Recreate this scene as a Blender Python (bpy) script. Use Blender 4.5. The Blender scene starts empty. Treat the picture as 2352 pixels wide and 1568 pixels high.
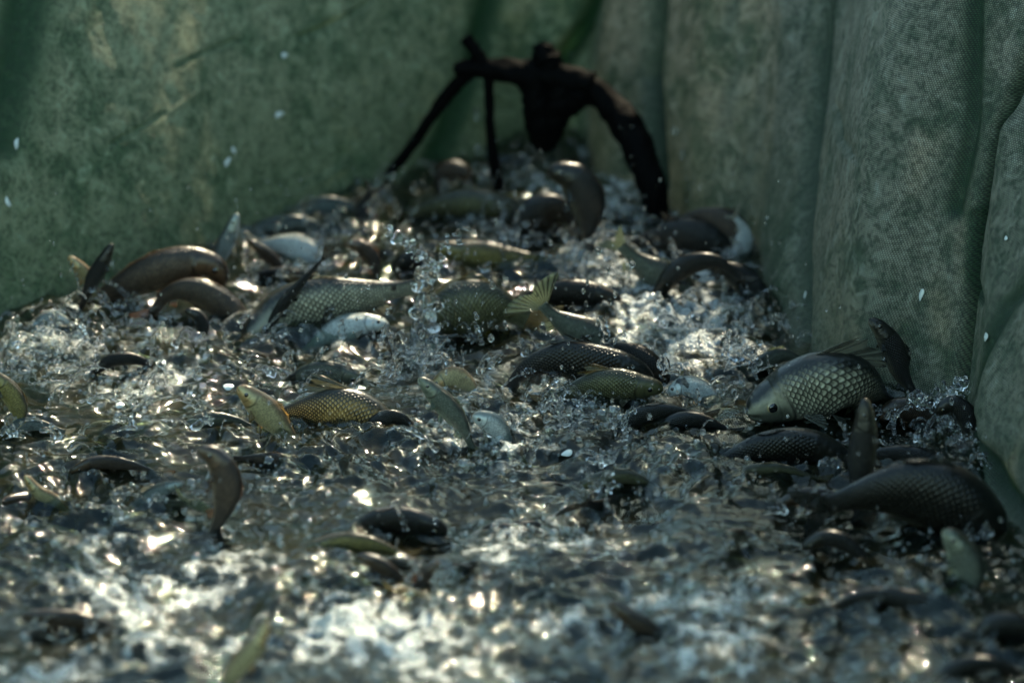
import bpy, math, random
import numpy as np
from mathutils import Vector, Matrix
R = math.radians
random.seed(7); rng = np.random.default_rng(7)
scene = bpy.context.scene
col = scene.collection

# ------------------------------------------------------------------ camera, sky, sun
PITCH, DIST, LENS = R(20), 8.0, 144.0
CAM = np.array([0.0, -DIST*math.cos(PITCH), DIST*math.sin(PITCH)])
FWD = np.array([0.0, math.cos(PITCH), -math.sin(PITCH)])
UPV = np.array([0.0, math.sin(PITCH), math.cos(PITCH)])
RIGHT = np.array([1.0, 0, 0])
KPX = 36.0/LENS/2352.0            # tangent per reference pixel

cd = bpy.data.cameras.new('camera'); cam = bpy.data.objects.new('camera', cd); col.objects.link(cam)
cam.location = CAM; cam.rotation_euler = (R(90)-PITCH, 0, 0)
cd.lens = LENS; cd.sensor_width = 36; cd.clip_start = 0.1; cd.clip_end = 500
cd.dof.use_dof = True; cd.dof.focus_distance = 7.61; cd.dof.aperture_fstop = 1.5; cd.dof.aperture_blades = 7
scene.camera = cam

SUN_EL, SUN_AZ = 50.0, 20.0       # azimuth measured clockwise from +Y (into the picture) towards +X
w = bpy.data.worlds.new('World'); scene.world = w; w.use_nodes = True
nt = w.node_tree
sky = nt.nodes.new('ShaderNodeTexSky'); sky.sky_type = 'NISHITA'; sky.sun_disc = False
sky.sun_elevation = R(SUN_EL); sky.sun_rotation = R(SUN_AZ)
nt.nodes['Background'].inputs['Strength'].default_value = 0.15
tint = nt.nodes.new('ShaderNodeVectorMath'); tint.operation = 'MULTIPLY'; tint.inputs[1].default_value = (0.87, 1.0, 0.79)
nt.links.new(sky.outputs[0], tint.inputs[0]); nt.links.new(tint.outputs[0], nt.nodes['Background'].inputs['Color'])
sl = bpy.data.lights.new('sun', 'SUN'); so = bpy.data.objects.new('sun', sl); col.objects.link(so)
sl.energy = 4.4; sl.angle = R(0.5); sl.color = (1.0, 0.87, 0.62)
sd = Vector((math.sin(R(SUN_AZ))*math.cos(R(SUN_EL)), math.cos(R(SUN_AZ))*math.cos(R(SUN_EL)), math.sin(R(SUN_EL))))
so.rotation_euler = sd.to_track_quat('Z', 'Y').to_euler()
scene.view_settings.view_transform = 'Standard'; scene.view_settings.look = 'None'
scene.view_settings.gamma = 1; scene.view_settings.exposure = 1.55
cy = scene.cycles
cy.max_bounces = 10; cy.transparent_max_bounces = 14; cy.transmission_bounces = 8
cy.glossy_bounces = 4; cy.diffuse_bounces = 2; cy.volume_bounces = 0
cy.caustics_reflective = False; cy.caustics_refractive = False
cy.sample_clamp_indirect = 4.0

# ------------------------------------------------------------------ helpers: view rays
def ray(px, py):
    return FWD + RIGHT*((px-1176)*KPX) + UPV*((784-py)*KPX)
def ground(px, py, z=0.0):
    d = ray(px, py); t = (z-CAM[2])/d[2]; return CAM + d*t
def at(px, py, g, dy=0.0):
    """point seen at (px,py) standing over the water at the depth of the water row g"""
    Y = ground(1176, g)[1] + dy
    d = ray(px, py); t = (Y-CAM[1])/d[1]; return CAM + d*t
def project(P):
    v = P - CAM
    zc = v @ FWD
    return np.stack([1176 + (v @ RIGHT)/zc/KPX, 784 - (v @ UPV)/zc/KPX], -1)

# ------------------------------------------------------------------ helpers: numpy noise
_perm = rng.permutation(256); _perm = np.concatenate([_perm, _perm])
_ga = rng.uniform(0, 2*math.pi, 256); _gx, _gy = np.cos(_ga), np.sin(_ga)
def pn(x, y):
    xi = np.floor(x).astype(int); yi = np.floor(y).astype(int)
    xf = x-xi; yf = y-yi; xi &= 255; yi &= 255
    u = xf**3*(xf*(xf*6-15)+10); v = yf**3*(yf*(yf*6-15)+10)
    def g(ix, iy, fx, fy):
        h = _perm[(_perm[ix & 255] + iy) & 255]; return _gx[h]*fx + _gy[h]*fy
    a = g(xi, yi, xf, yf); b = g(xi+1, yi, xf-1, yf); c = g(xi, yi+1, xf, yf-1); d = g(xi+1, yi+1, xf-1, yf-1)
    return (a*(1-u)+b*u)*(1-v) + (c*(1-u)+d*u)*v
def fbm(x, y, o=4, gain=.5):
    s = 0; a = 1
    for k in range(o):
        s = s + a*pn(x*2**k+17.3*k, y*2**k-9.1*k); a *= gain
    return s
def sstep(a, b, x):
    t = np.clip((x-a)/(b-a), 0, 1); return t*t*(3-2*t)

# ------------------------------------------------------------------ helpers: objects
def mesh_np(name, V, F, smooth=True):
    me = bpy.data.meshes.new(name)
    V = np.asarray(V, dtype=np.float32); F = np.asarray(F, dtype=np.int32)
    me.vertices.add(len(V)); me.vertices.foreach_set('co', V.ravel())
    k = F.shape[1]
    me.loops.add(F.size); me.loops.foreach_set('vertex_index', F.ravel())
    me.polygons.add(len(F)); me.polygons.foreach_set('loop_start', np.arange(0, F.size, k, dtype=np.int32))
    me.update(calc_edges=True)
    if smooth: me.polygons.foreach_set('use_smooth', np.ones(len(F), dtype=bool))
    me.validate()
    return me
def link(name, me, mat, parent=None):
    o = bpy.data.objects.new(name, me); col.objects.link(o)
    if mat: me.materials.append(mat)
    if parent: o.parent = parent
    return o
def tag(o, label=None, cat=None, group=None, kind=None):
    if label: o['label'] = label
    if cat: o['category'] = cat
    if group: o['group'] = group
    if kind: o['kind'] = kind
def vattr(me, name, A):
    A = np.asarray(A, dtype=np.float32)
    if A.ndim == 1:
        a = me.attributes.new(name, 'FLOAT', 'POINT'); a.data.foreach_set('value', A)
    else:
        a = me.attributes.new(name, 'FLOAT_VECTOR', 'POINT'); a.data.foreach_set('vector', A.ravel())
def grid_faces(n, m, closed=False):
    i = np.arange(n-1)[:, None]; j = np.arange(m if closed else m-1)[None, :]
    j2 = (j+1) % m
    return np.stack([i*m+j, i*m+j2, (i+1)*m+j2, (i+1)*m+j], -1).reshape(-1, 4)

# ------------------------------------------------------------------ helpers: nodes
class N:
    def __init__(s, name):
        s.m = bpy.data.materials.new(name); s.m.use_nodes = True; s.t = s.m.node_tree
        s.b = s.t.nodes['Principled BSDF']; s.out = s.t.nodes['Material Output']
    def n(s, typ, **kw):
        x = s.t.nodes.new(typ)
        for k, v in kw.items(): setattr(x, k, v)
        return x
    def l(s, a, b): s.t.links.new(a, b)
    def val(s, sock, v):
        if hasattr(v, 'is_output'): s.l(v, sock)
        else: sock.default_value = v
    def math(s, op, a, b=0.0, c=0.0, clamp=False):
        x = s.n('ShaderNodeMath', operation=op, use_clamp=clamp)
        for i, v in enumerate((a, b, c)): s.val(x.inputs[i], v)
        return x.outputs[0]
    def mix(s, f, a, b):
        x = s.n('ShaderNodeMix', data_type='RGBA')
        s.val(x.inputs[0], f); s.val(x.inputs[6], a); s.val(x.inputs[7], b); return x.outputs[2]
    def ramp(s, f, lo, hi):
        x = s.n('ShaderNodeMapRange', interpolation_type='SMOOTHSTEP')
        s.val(x.inputs[0], f); x.inputs[1].default_value = lo; x.inputs[2].default_value = hi; return x.outputs[0]
    def noise(s, vec, scale, detail=4, rough=.55, dist=0):
        x = s.n('ShaderNodeTexNoise'); x.inputs['Scale'].default_value = scale
        x.inputs['Detail'].default_value = detail; x.inputs['Roughness'].default_value = rough
        x.inputs['Distortion'].default_value = dist
        if vec is not None: s.l(vec, x.inputs['Vector'])
        return x.outputs[0]
    def attr(s, name):
        x = s.n('ShaderNodeAttribute'); x.attribute_name = name; return x
    def pos(s):
        return s.n('ShaderNodeTexCoord').outputs['Object']
    def bump(s, h, strength, dist, normal=None):
        x = s.n('ShaderNodeBump'); x.inputs['Strength'].default_value = strength; x.inputs['Distance'].default_value = dist
        s.l(h, x.inputs['Height'])
        if normal: s.l(normal, x.inputs['Normal'])
        return x.outputs[0]
C4 = lambda c: (c[0], c[1], c[2], 1.0)

# ================================================================== the net enclosure
NETLINE = [(-900, 1180), (-400, 880), (0, 722), (200, 662), (420, 585), (640, 500), (860, 428), (1000, 380), (1120, 340),
           (1240, 305), (1320, 318), (1420, 380), (1530, 452), (1660, 500), (1760, 590), (1800, 690), (1850, 800), (1960, 868), (2100, 905),
           (2190, 955), (2250, 1080), (2330, 1200), (2440, 1380), (2700, 1750), (3000, 2200)]
plan = np.array([ground(x, y)[:2] for x, y in NETLINE])
def catmull(P, n):
    P = np.asarray(P, float)
    Q = np.vstack([2*P[0]-P[1], P, 2*P[-1]-P[-2]])
    out = []
    m = len(P)-1
    for i in range(m):
        t = np.linspace(0, 1, 24, endpoint=False)[:, None]
        a, b, c, d = Q[i], Q[i+1], Q[i+2], Q[i+3]
        out.append(.5*((2*b)+(-a+c)*t+(2*a-5*b+4*c-d)*t*t+(-a+3*b-3*c+d)*t**3))
    out.append(P[-1:]); out = np.vstack(out)
    L = np.concatenate([[0], np.cumsum(np.linalg.norm(np.diff(out, axis=0), axis=1))])
    s = np.linspace(0, L[-1], n) if np.isscalar(n) else np.asarray(n)*L[-1]
    return np.stack([np.interp(s, L, out[:, k]) for k in range(P.shape[1])], -1), L[-1]
NS, NT = 1000, 240
pl, Lnet = catmull(plan, NS)
tg = np.gradient(pl, axis=0); tg /= np.linalg.norm(tg, axis=1)[:, None]
outn = np.stack([-tg[:, 1], tg[:, 0]], -1)              # outward (away from the water)
k = np.ones(61)/61                                       # smooth the normals so folds do not self cross
outs = np.stack([np.convolve(np.pad(outn[:, i], 30, mode='edge'), k, 'valid') for i in (0, 1)], -1)
outs /= np.linalg.norm(outs, axis=1)[:, None]
ss = np.linspace(0, Lnet, NS)
topz = np.interp(ss/Lnet, [0, .15, .3, .45, .6, .75, 1], [1.15, 1.0, .85, .72, .78, .98, 1.15])
tt = np.linspace(0, 1, NT)
Z = -0.30 + (topz[:, None]+0.30)*tt[None, :]
lean = 0.30
base = np.zeros((NS, NT, 3))
base[..., 0] = pl[:, None, 0] + outs[:, None, 0]*lean*Z
base[..., 1] = pl[:, None, 1] + outs[:, None, 1]*lean*Z
base[..., 2] = Z
pp = project(base.reshape(-1, 3)).reshape(NS, NT, 2)
def segdist(p, line):
    best = np.full(p.shape[:2], 1e9); side = np.zeros(p.shape[:2])
    for (x0, y0), (x1, y1) in zip(line[:-1], line[1:]):
        d = np.array([x1-x0, y1-y0], float); L2 = d @ d
        v = p - np.array([x0, y0]); t = np.clip((v @ d)/L2, 0, 1)
        q = v - t[..., None]*d; r = np.hypot(q[..., 0], q[..., 1])
        sg = np.sign(v[..., 1]*d[0]-v[..., 0]*d[1])
        m = r < best; best = np.where(m, r, best); side = np.where(m, sg, side)
    return best, side
#  creases: line, depth (m, outward +), half width px, shelf (one-sided overhang)
CREASES = [([(1440, -60), (1425, 160), (1430, 400)], -.045, 55, 0), ([(1680, -60), (1660, 250), (1650, 480)], -.050, 80, 0),
           ([(2090, -60), (2050, 350), (2010, 860)], -.055, 95, 0), ([(2330, 300), (2300, 600), (2290, 1000)], -.03, 40, 0),
           ([(1905, -60), (1880, 250), (1850, 560), (1842, 830)], .085, 12, 0),
           ([(1830, -60), (1812, 300), (1790, 640)], -.022, 40, 0),
           ([(1525, -60), (1505, 180), (1520, 420)], .070, 12, 0),
           ([(1400, -80), (1340, 60), (1270, 170)], .070, 18, 0),
           ([(1130, -60), (1080, 160), (1000, 380)], .010, 26, 0),
           ([(2400, 20), (2290, 300), (2240, 560), (2190, 960)], .055, 11, 0),
           ([(2240, -60), (2225, 300), (2190, 480)], .014, 16, 0),
           ([(2240, 500), (2235, 640), (2270, 690)], .012, 10, 0),
           ([(2420, 560), (2330, 700), (2260, 900)], .018, 12, 0),
           ([(2250, 980), (2300, 1120), (2420, 1300)], .02, 20, 0),
           ([(70, -60), (45, 120), (0, 330)], .03, 34, -1),
           ([(250, 330), (310, 296), (372, 258)], .006, 5, 0),
           ([(400, 150), (480, 118), (545, 92)], .005, 5, 0),
           ([(690, 88), (760, 58), (830, 15), (880, -30)], .007, 6, 0),
           ([(380, 258), (430, 225), (460, 205)], -.003, 5, 0),
           ([(1935, 265), (1950, 320), (1985, 350)], .008, 8, 1),
           ([(640, 470), (700, 440), (800, 380)], -.004, 9, 0)]
disp = np.zeros((NS, NT)); algae_shade = np.zeros((NS, NT))  # green growth and painted crease shade share one mask
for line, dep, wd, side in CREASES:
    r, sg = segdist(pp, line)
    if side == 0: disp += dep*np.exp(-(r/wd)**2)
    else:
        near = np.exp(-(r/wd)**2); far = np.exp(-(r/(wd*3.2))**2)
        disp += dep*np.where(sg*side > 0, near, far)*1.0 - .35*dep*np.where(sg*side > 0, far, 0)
    if dep > 0: algae_shade += np.exp(-(r/(wd*2.0))**2)*(.9 if dep > .009 else .45)
S2 = ss[:, None]+0*Z
disp += .014*fbm(S2*1.6, Z*.7, 2) + .006*fbm(S2*5+3, Z*1.8, 3) + .0016*fbm(S2*22, Z*16, 3) + .0006*fbm(S2*70, Z*55, 2)
# diagonal tension wrinkles on the left hand sheet
lm = sstep(.62, .40, S2/Lnet)
disp += lm*.0022*fbm(S2*3.0-Z*5.0, (S2+Z)*9.0, 3)
netV = base.copy()
netV[..., 0] += outs[:, None, 0]*disp; netV[..., 1] += outs[:, None, 1]*disp
me = mesh_np('fishing_net', netV.reshape(-1, 3), grid_faces(NS, NT))
vattr(me, 'cloth', np.stack([S2, Z*1.06, np.clip(algae_shade, 0, 1)], -1).reshape(-1, 3))
m = N('net_cloth')
a = m.attr('cloth'); sx = m.n('ShaderNodeSeparateXYZ'); m.l(a.outputs['Vector'], sx.inputs[0])
u, v, alg_shade = sx.outputs
pos = m.pos()
PITCHW = 1/0.0045
fu = m.math('FRACT', m.math('MULTIPLY', u, PITCHW)); 
row = m.math('FLOOR', m.math('MULTIPLY', v, PITCHW*1.15))
fu2 = m.math('FRACT', m.math('MULTIPLY_ADD', u, PITCHW, m.math('MULTIPLY', row, .5)))
fv = m.math('FRACT', m.math('MULTIPLY', v, PITCHW*1.15))
du = m.math('ABSOLUTE', m.math('SUBTRACT', fu2, .5)); dv = m.math('ABSOLUTE', m.math('SUBTRACT', fv, .5))
rr = m.math('SQRT', m.math('ADD', m.math('MULTIPLY', du, du), m.math('MULTIPLY', dv, dv)))
thread = m.ramp(rr, .46, .20)
n1 = m.noise(pos, 5.5, 8, .62, .6); n2 = m.noise(pos, 26, 7, .68, .8); n3 = m.noise(pos, 95, 6, .7)
dirt = m.math('ADD', m.math('MULTIPLY', n1, .55), m.math('MULTIPLY', n2, .45))
c1 = m.mix(m.ramp(dirt, .38, .60), C4((.062, .092, .056)), C4((.230, .218, .165)))
c2 = m.mix(m.ramp(n2, .52, .80), c1, C4((.26, .31, .25)))
gmask = m.math('MAXIMUM', m.math('MULTIPLY', alg_shade, 1.1), m.math('MULTIPLY', m.ramp(v, .42, .0), .5), clamp=True)
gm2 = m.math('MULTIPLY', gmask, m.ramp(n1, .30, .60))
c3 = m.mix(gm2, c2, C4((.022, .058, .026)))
c3 = m.mix(m.math('MULTIPLY', m.ramp(alg_shade, .45, .90), m.ramp(n2, .25, .55)), c3, C4((.012, .036, .015)))     # moss green and painted crease shade in the deep folds
c4 = m.mix(m.ramp(m.math('MULTIPLY_ADD', n2, -.35, m.math('ADD', n3, .175)), .46, .60), c3, m.mix(.55, c3, C4((.012, .024, .014))))
s_corner = float(ss[int(np.argmin(np.hypot(pl[:, 0]-ground(1330, 325)[0], pl[:, 1]-ground(1330, 325)[1])))])
left_panel = m.ramp(u, s_corner+.05, s_corner-.05)      # left sheet tinted lighter and greener than the back one
pan = m.n('ShaderNodeVectorMath', operation='MULTIPLY'); m.l(c4, pan.inputs[0])
pan_c = m.mix(left_panel, C4((1, 1, 1)), C4((1.22, 1.34, 1.05))); m.l(pan_c, pan.inputs[1]); c4 = pan.outputs[0]
wv = m.math('MULTIPLY_ADD', thread, .95, .50)
vm = m.n('ShaderNodeVectorMath', operation='SCALE'); m.l(c4, vm.inputs[0]); m.l(wv, vm.inputs['Scale'])
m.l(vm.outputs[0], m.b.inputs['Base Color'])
m.b.inputs['Roughness'].default_value = .55; m.b.inputs['Specular IOR Level'].default_value = .35
hgt = m.math('ADD', m.math('MULTIPLY', thread, .0007), m.math('MULTIPLY', n2, .0035))
hgt = m.math('ADD', hgt, m.math('MULTIPLY', n3, .0024))
m.l(m.bump(hgt, 1.0, 1.0), m.b.inputs['Normal'])
tr = m.n('ShaderNodeBsdfTranslucent'); m.l(vm.outputs[0], tr.inputs[0])
mx = m.n('ShaderNodeMixShader'); mx.inputs[0].default_value = .16
m.l(m.b.outputs[0], mx.inputs[1]); m.l(tr.outputs[0], mx.inputs[2]); m.l(mx.outputs[0], m.out.inputs[0])
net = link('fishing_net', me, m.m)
tag(net, 'algal stained green mesh cloth net hanging in folds around the churning water', 'fishing net')
netP = project(netV.reshape(-1, 3)); netZ = netV.reshape(-1, 3)
def on_net(px, py):
    d = np.hypot(netP[:, 0]-px, netP[:, 1]-py); i = int(np.argmin(d)); return netZ[i], outs[i//NT]

# ================================================================== unseen tree added out of frame, leaves placed to dapple the sun
LIT = [(1450, 620, 160, 100), (1500, 790, 130, 60), (60, 900, 260, 160), (360, 1020, 240, 80), (820, 720, 150, 70), (120, 1180, 160, 90), (640, 1180, 160, 70), (200, 800, 330, 130), (560, 930, 230, 90), (1150, 990, 130, 80), (1690, 560, 50, 70), (330, 1330, 230, 120), (850, 1450, 300, 120), (700, 600, 170, 70),
       (1020, 840, 110, 60), (420, 620, 150, 50), (1560, 900, 90, 45), (1000, 620, 60, 90), (1080, 450, 90, 40), (1450, 880, 60, 30), (1250, 1230, 120, 40), (2080, 780, 30, 60)]  # water patches the added leaf clumps leave in sun
def leafy(name, n_clump):
    sdn = np.array(sd); V = []; k = 0
    t_ = np.cross(sdn, [0, 0, 1.0]); t_ /= np.linalg.norm(t_)
    while k < n_clump*2.4:
        if k >= n_clump:  # more clumps added to keep sun off the left net
            p = np.array([random.uniform(-2.6, .2), random.uniform(.3, 4.2), 0]); q = project(p[None])[0]
            if q[1] > min(700, 740-.36*q[0]): continue
        else:
            p = np.array([random.uniform(-2.2, 2.0), random.uniform(-2.4, 3.4), 0]); q = project(p[None])[0]
        if k < n_clump and min(math.hypot((q[0]-a)/c, (q[1]-b)/d) for a, b, c, d in LIT) < 1.0: continue
        k += 1
        c0 = p + sdn*random.uniform(4.0, 6.0)
        for _ in range(11):
            c = c0 + rng.normal(0, .085, 3); a = rng.normal(0, 1, 3); a /= np.linalg.norm(a); b = np.cross(a, rng.normal(0, 1, 3)); b /= np.linalg.norm(b)
            L = random.uniform(.045, .085); w_ = L*.42; nn_ = np.cross(a, b)*L*.18
            V += [c-a*L, c+b*w_-nn_, c+a*L*1.1, c-b*w_-nn_]
    for _ in range(170):                                    # extra leaf clumps added to shade the right side
        p = np.array([random.uniform(.15, 1.6), random.uniform(-2.3, .2), 0]); c0 = p + sdn*random.uniform(4.0, 6.0)
        for _ in range(11):
            c = c0 + rng.normal(0, .085, 3); a = rng.normal(0, 1, 3); a /= np.linalg.norm(a); b = np.cross(a, rng.normal(0, 1, 3)); b /= np.linalg.norm(b)
            L = random.uniform(.045, .085); w_ = L*.42; nn_ = np.cross(a, b)*L*.18
            V += [c-a*L, c+b*w_-nn_, c+a*L*1.1, c-b*w_-nn_]
    V = np.array(V); return V, np.arange(len(V)).reshape(-1, 4)
m = N('leaf'); m.l(m.mix(m.noise(m.pos(), 4, 3), C4((.035, .06, .02)), C4((.07, .10, .03))), m.b.inputs['Base Color']); m.b.inputs['Roughness'].default_value = .5; M_LEAF = m.m
m = N('bark'); m.l(m.mix(m.noise(m.pos(), 30, 6), C4((.04, .03, .022)), C4((.12, .10, .08))), m.b.inputs['Base Color']); m.b.inputs['Roughness'].default_value = .9; M_BARK = m.m
tr_ = bpy.data.objects.new('added_shade_tree', None); col.objects.link(tr_); tr_.location = (4.6, 5.4, -.5)
tag(tr_, 'unseen leafy tree added out of frame to block sun over water and net', 'added shade tree')
V_, F_c = leafy('crown', 560); link('crown', mesh_np('crown', V_-np.array(tr_.location), F_c, False), M_LEAF, tr_)
def trunk(nm, pts):
    P = np.array(pts, float); S, _ = catmull(P, 40); C_, rr = S[:, :3], S[:, 3]
    T = np.gradient(C_, axis=0); T /= np.linalg.norm(T, axis=1)[:, None]; A = np.cross(T, [1, .2, 0]); A /= np.linalg.norm(A, axis=1)[:, None]; B = np.cross(T, A)
    th = np.linspace(0, 2*math.pi, 16, endpoint=False)
    V = C_[:, None]+A[:, None]*(np.cos(th)[None]*rr[:, None])[..., None]+B[:, None]*(np.sin(th)[None]*rr[:, None])[..., None]
    link(nm, mesh_np(nm, V.reshape(-1, 3)-np.array(tr_.location), grid_faces(40, 16, True)), M_BARK, tr_)
trunk('trunk', [(4.6, 5.4, -.55, .22), (4.4, 5.1, 1.5, .18), (3.8, 4.4, 3.2, .13), (2.8, 3.4, 4.2, .07), (1.6, 2.4, 4.6, .03)])
trunk('bough', [(4.3, 5.0, 2.0, .10), (3.0, 4.8, 3.4, .07), (1.2, 4.4, 4.0, .04)]); trunk('bough', [(4.0, 4.6, 2.8, .10), (3.6, 3.0, 3.8, .06), (2.6, 1.4, 4.2, .03)])

# ================================================================== fish
def skin(name, back, flank, belly, edge, metal=.35, scale_c=1.0, head=None):
    m = N('skin_'+name)
    a = m.attr('fuv'); sp = m.n('ShaderNodeSeparateXYZ'); m.l(a.outputs['Vector'], sp.inputs[0])
    s, v, g = sp.outputs
    U = m.math('MULTIPLY', m.math('MULTIPLY', s, m.math('MULTIPLY_ADD', s, .3, .78)), 27.0*scale_c); Vv = m.math('MULTIPLY', v, 13.0*scale_c)
    wob = m.math('MULTIPLY', m.noise(m.pos(), 30, 2), .35)
    P_ = m.math('ADD', m.math('ADD', U, Vv), wob); Q_ = m.math('ADD', m.math('SUBTRACT', U, Vv), wob)
    bul = lambda z: m.math('MULTIPLY', m.math('ABSOLUTE', m.math('SINE', m.math('MULTIPLY', z, math.pi))), .17)
    P2, Q2 = m.math('SUBTRACT', P_, bul(Q_)), m.math('SUBTRACT', Q_, bul(P_))
    p = m.math('FRACT', P2); q = m.math('FRACT', Q2)
    ep = m.math('MINIMUM', p, m.math('SUBTRACT', 1, p)); eq = m.math('MINIMUM', q, m.math('SUBTRACT', 1, q))
    e = m.math('MINIMUM', ep, eq)
    line = m.math('MULTIPLY', m.ramp(e, .25, .05), m.ramp(m.noise(m.pos(), 18, 3), .25, .5))
    dome = m.math('MULTIPLY', ep, eq)
    body = m.math('MULTIPLY', m.math('MULTIPLY', m.ramp(s, .235, .27), m.ramp(v, .985, .90)), m.ramp(v, .07, .15))
    # each scale differs a little
    wn = m.n('ShaderNodeTexWhiteNoise', noise_dimensions='2D')
    cb = m.n('ShaderNodeCombineXYZ')
    m.l(m.math('FLOOR', P2), cb.inputs[0]); m.l(m.math('FLOOR', Q2), cb.inputs[1])
    m.l(cb.outputs[0], wn.inputs['Vector'])
    n = m.noise(m.pos(), 40, 5, .6)
    vv = m.math('ADD', v, m.math('MULTIPLY', m.math('SUBTRACT', n, .5), .22))
    c = m.mix(m.ramp(vv, .13, .36), C4(back), C4(flank)); c = m.mix(m.ramp(vv, .62, .86), c, C4(belly))
    if head: c = m.mix(m.math('MULTIPLY', m.ramp(s, .25, .20), m.ramp(v, .40, .54)), c, C4(head))
    tt_ = m.math('MULTIPLY', m.math('ADD', p, q), .5)
    jit = m.math('MULTIPLY_ADD', m.math('MULTIPLY', wn.outputs['Value'], body), .55, .70)
    jit = m.math('MULTIPLY', jit, m.math('SUBTRACT', 1.0, m.math('MULTIPLY', body, m.math('MULTIPLY', m.ramp(tt_, .62, .22), .55*min(1.0, edge*1.1)))))
    vm = m.n('ShaderNodeVectorMath', operation='SCALE'); m.l(c, vm.inputs[0]); m.l(jit, vm.inputs['Scale'])
    c = m.mix(m.math('MULTIPLY', m.math('MULTIPLY', line, body), edge), vm.outputs[0], C4(tuple(x*.22 for x in back)))
    c = m.mix(m.math('MULTIPLY', g, .85), c, C4((.005, .006, .005)))
    c = m.mix(m.math('MULTIPLY', m.ramp(n, .55, .75), .35), c, C4(tuple(x*.6 for x in back)))
    m.l(c, m.b.inputs['Base Color'])
    m.l(m.math('MULTIPLY', m.ramp(v, .15, .5), metal), m.b.inputs['Metallic'])
    m.l(m.math('MULTIPLY_ADD', n, .45, .12), m.b.inputs['Roughness'])
    m.b.inputs['Coat Weight'].default_value = .65; m.b.inputs['Coat Roughness'].default_value = .10; m.b.inputs['Coat IOR'].default_value = 1.33; m.b.inputs['Specular IOR Level'].default_value = .3
    h = m.math('ADD', m.math('MULTIPLY', m.math('MULTIPLY', dome, body), .008), m.math('MULTIPLY', n, .0030))
    bn = m.bump(h, .9, 1.0)
    h2 = m.math('ADD', m.math('MULTIPLY', h, .45), m.math('MULTIPLY', m.noise(m.pos(), 75, 4, .6), .0022))
    m.l(bn, m.b.inputs['Normal']); m.l(m.bump(h2, .9, 1.0), m.b.inputs['Coat Normal'])
    m.l(m.math('MULTIPLY_ADD', n, .22, .0), m.b.inputs['Coat Roughness'])
    if name == 'dark': m.b.inputs['Coat Weight'].default_value = .30
    return m.m
def finmat(name, c, tr=.5):
    m = N('fin_'+name)
    a = m.attr('ray'); st = m.math('SINE', m.math('MULTIPLY', a.outputs['Fac'], 6.2832))
    cc = m.mix(m.ramp(st, -.3, .9), C4(c), C4(tuple(x*.35 for x in c)))
    m.l(cc, m.b.inputs['Base Color']); m.b.inputs['Roughness'].default_value = .22; m.b.inputs['Coat Weight'].default_value = .5
    m.l(m.bump(st, .6, .0008), m.b.inputs['Normal'])
    t = m.n('ShaderNodeBsdfTranslucent'); m.l(cc, t.inputs[0])
    x = m.n('ShaderNodeMixShader'); x.inputs[0].default_value = tr; m.l(m.b.outputs[0], x.inputs[1]); m.l(t.outputs[0], x.inputs[2])
    tp = m.n('ShaderNodeBsdfTransparent'); y = m.n('ShaderNodeMixShader'); y.inputs[0].default_value = .28
    m.l(x.outputs[0], y.inputs[1]); m.l(tp.outputs[0], y.inputs[2])
    m.l(y.outputs[0], m.out.inputs[0]); return m.m
KINDS = {
 'dark':   (skin('dark', (.006, .007, .006), (.020, .018, .012), (.13, .12, .08), .85, .15), finmat('dark', (.03, .032, .026), .35)),
 'steel':  (skin('steel', (.016, .019, .017), (.40, .375, .26), (.58, .54, .40), .80, .10, head=(.13, .13, .09)), finmat('steel', (.20, .20, .15), .5)),
 'gold':   (skin('gold', (.022, .022, .014), (.52, .31, .10), (.60, .40, .17), .97, .10, .95), finmat('gold', (.22, .20, .12), .6)),
 'silver': (skin('silver', (.045, .06, .05), (.34, .38, .34), (.70, .72, .66), .55, .45, 1.4), finmat('silver', (.25, .26, .22), .5)),
 'olive':  (skin('olive', (.030, .032, .016), (.13, .125, .055), (.34, .32, .18), .55, .25), finmat('olive', (.12, .11, .05), .5)),
 'brown':  (skin('brown', (.022, .015, .009), (.100, .062, .034), (.36, .25, .15), .75, .20, 1.25), finmat('brown', (.16, .09, .045), .55)),
 'white':  (skin('white', (.16, .19, .18), (.66, .70, .66), (.80, .80, .74), .25, .35, 1.6), finmat('white', (.5, .46, .36), .5)),
 'yellow': (skin('yellow', (.05, .040, .020), (.28, .22, .06), (.46, .40, .18), .30, .15, 1.3), finmat('yellow', (.16, .12, .04), .4)),
 'green':  (skin('green', (.028, .034, .024), (.17, .185, .13), (.40, .42, .30), .5, .30, 1.3), finmat('green', (.16, .20, .13), .5)),
 'amber':  (skin('amber', (.17, .11, .05), (.52, .42, .20), (.70, .54, .30), .15, .35, 2.0, head=(.48, .30, .12)), finmat('amber', (.4, .26, .09), .6)),
}
m = N('eye_iris'); m.b.inputs['Base Color'].default_value = (.30, .24, .12, 1); m.b.inputs['Roughness'].default_value = .12; m.b.inputs['Coat Weight'].default_value = 1; M_IRIS = m.m
m = N('eye_pupil'); m.b.inputs['Base Color'].default_value = (.004, .004, .004, 1); m.b.inputs['Roughness'].default_value = .06; m.b.inputs['Coat Weight'].default_value = 1; M_PUPIL = m.m

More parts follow.
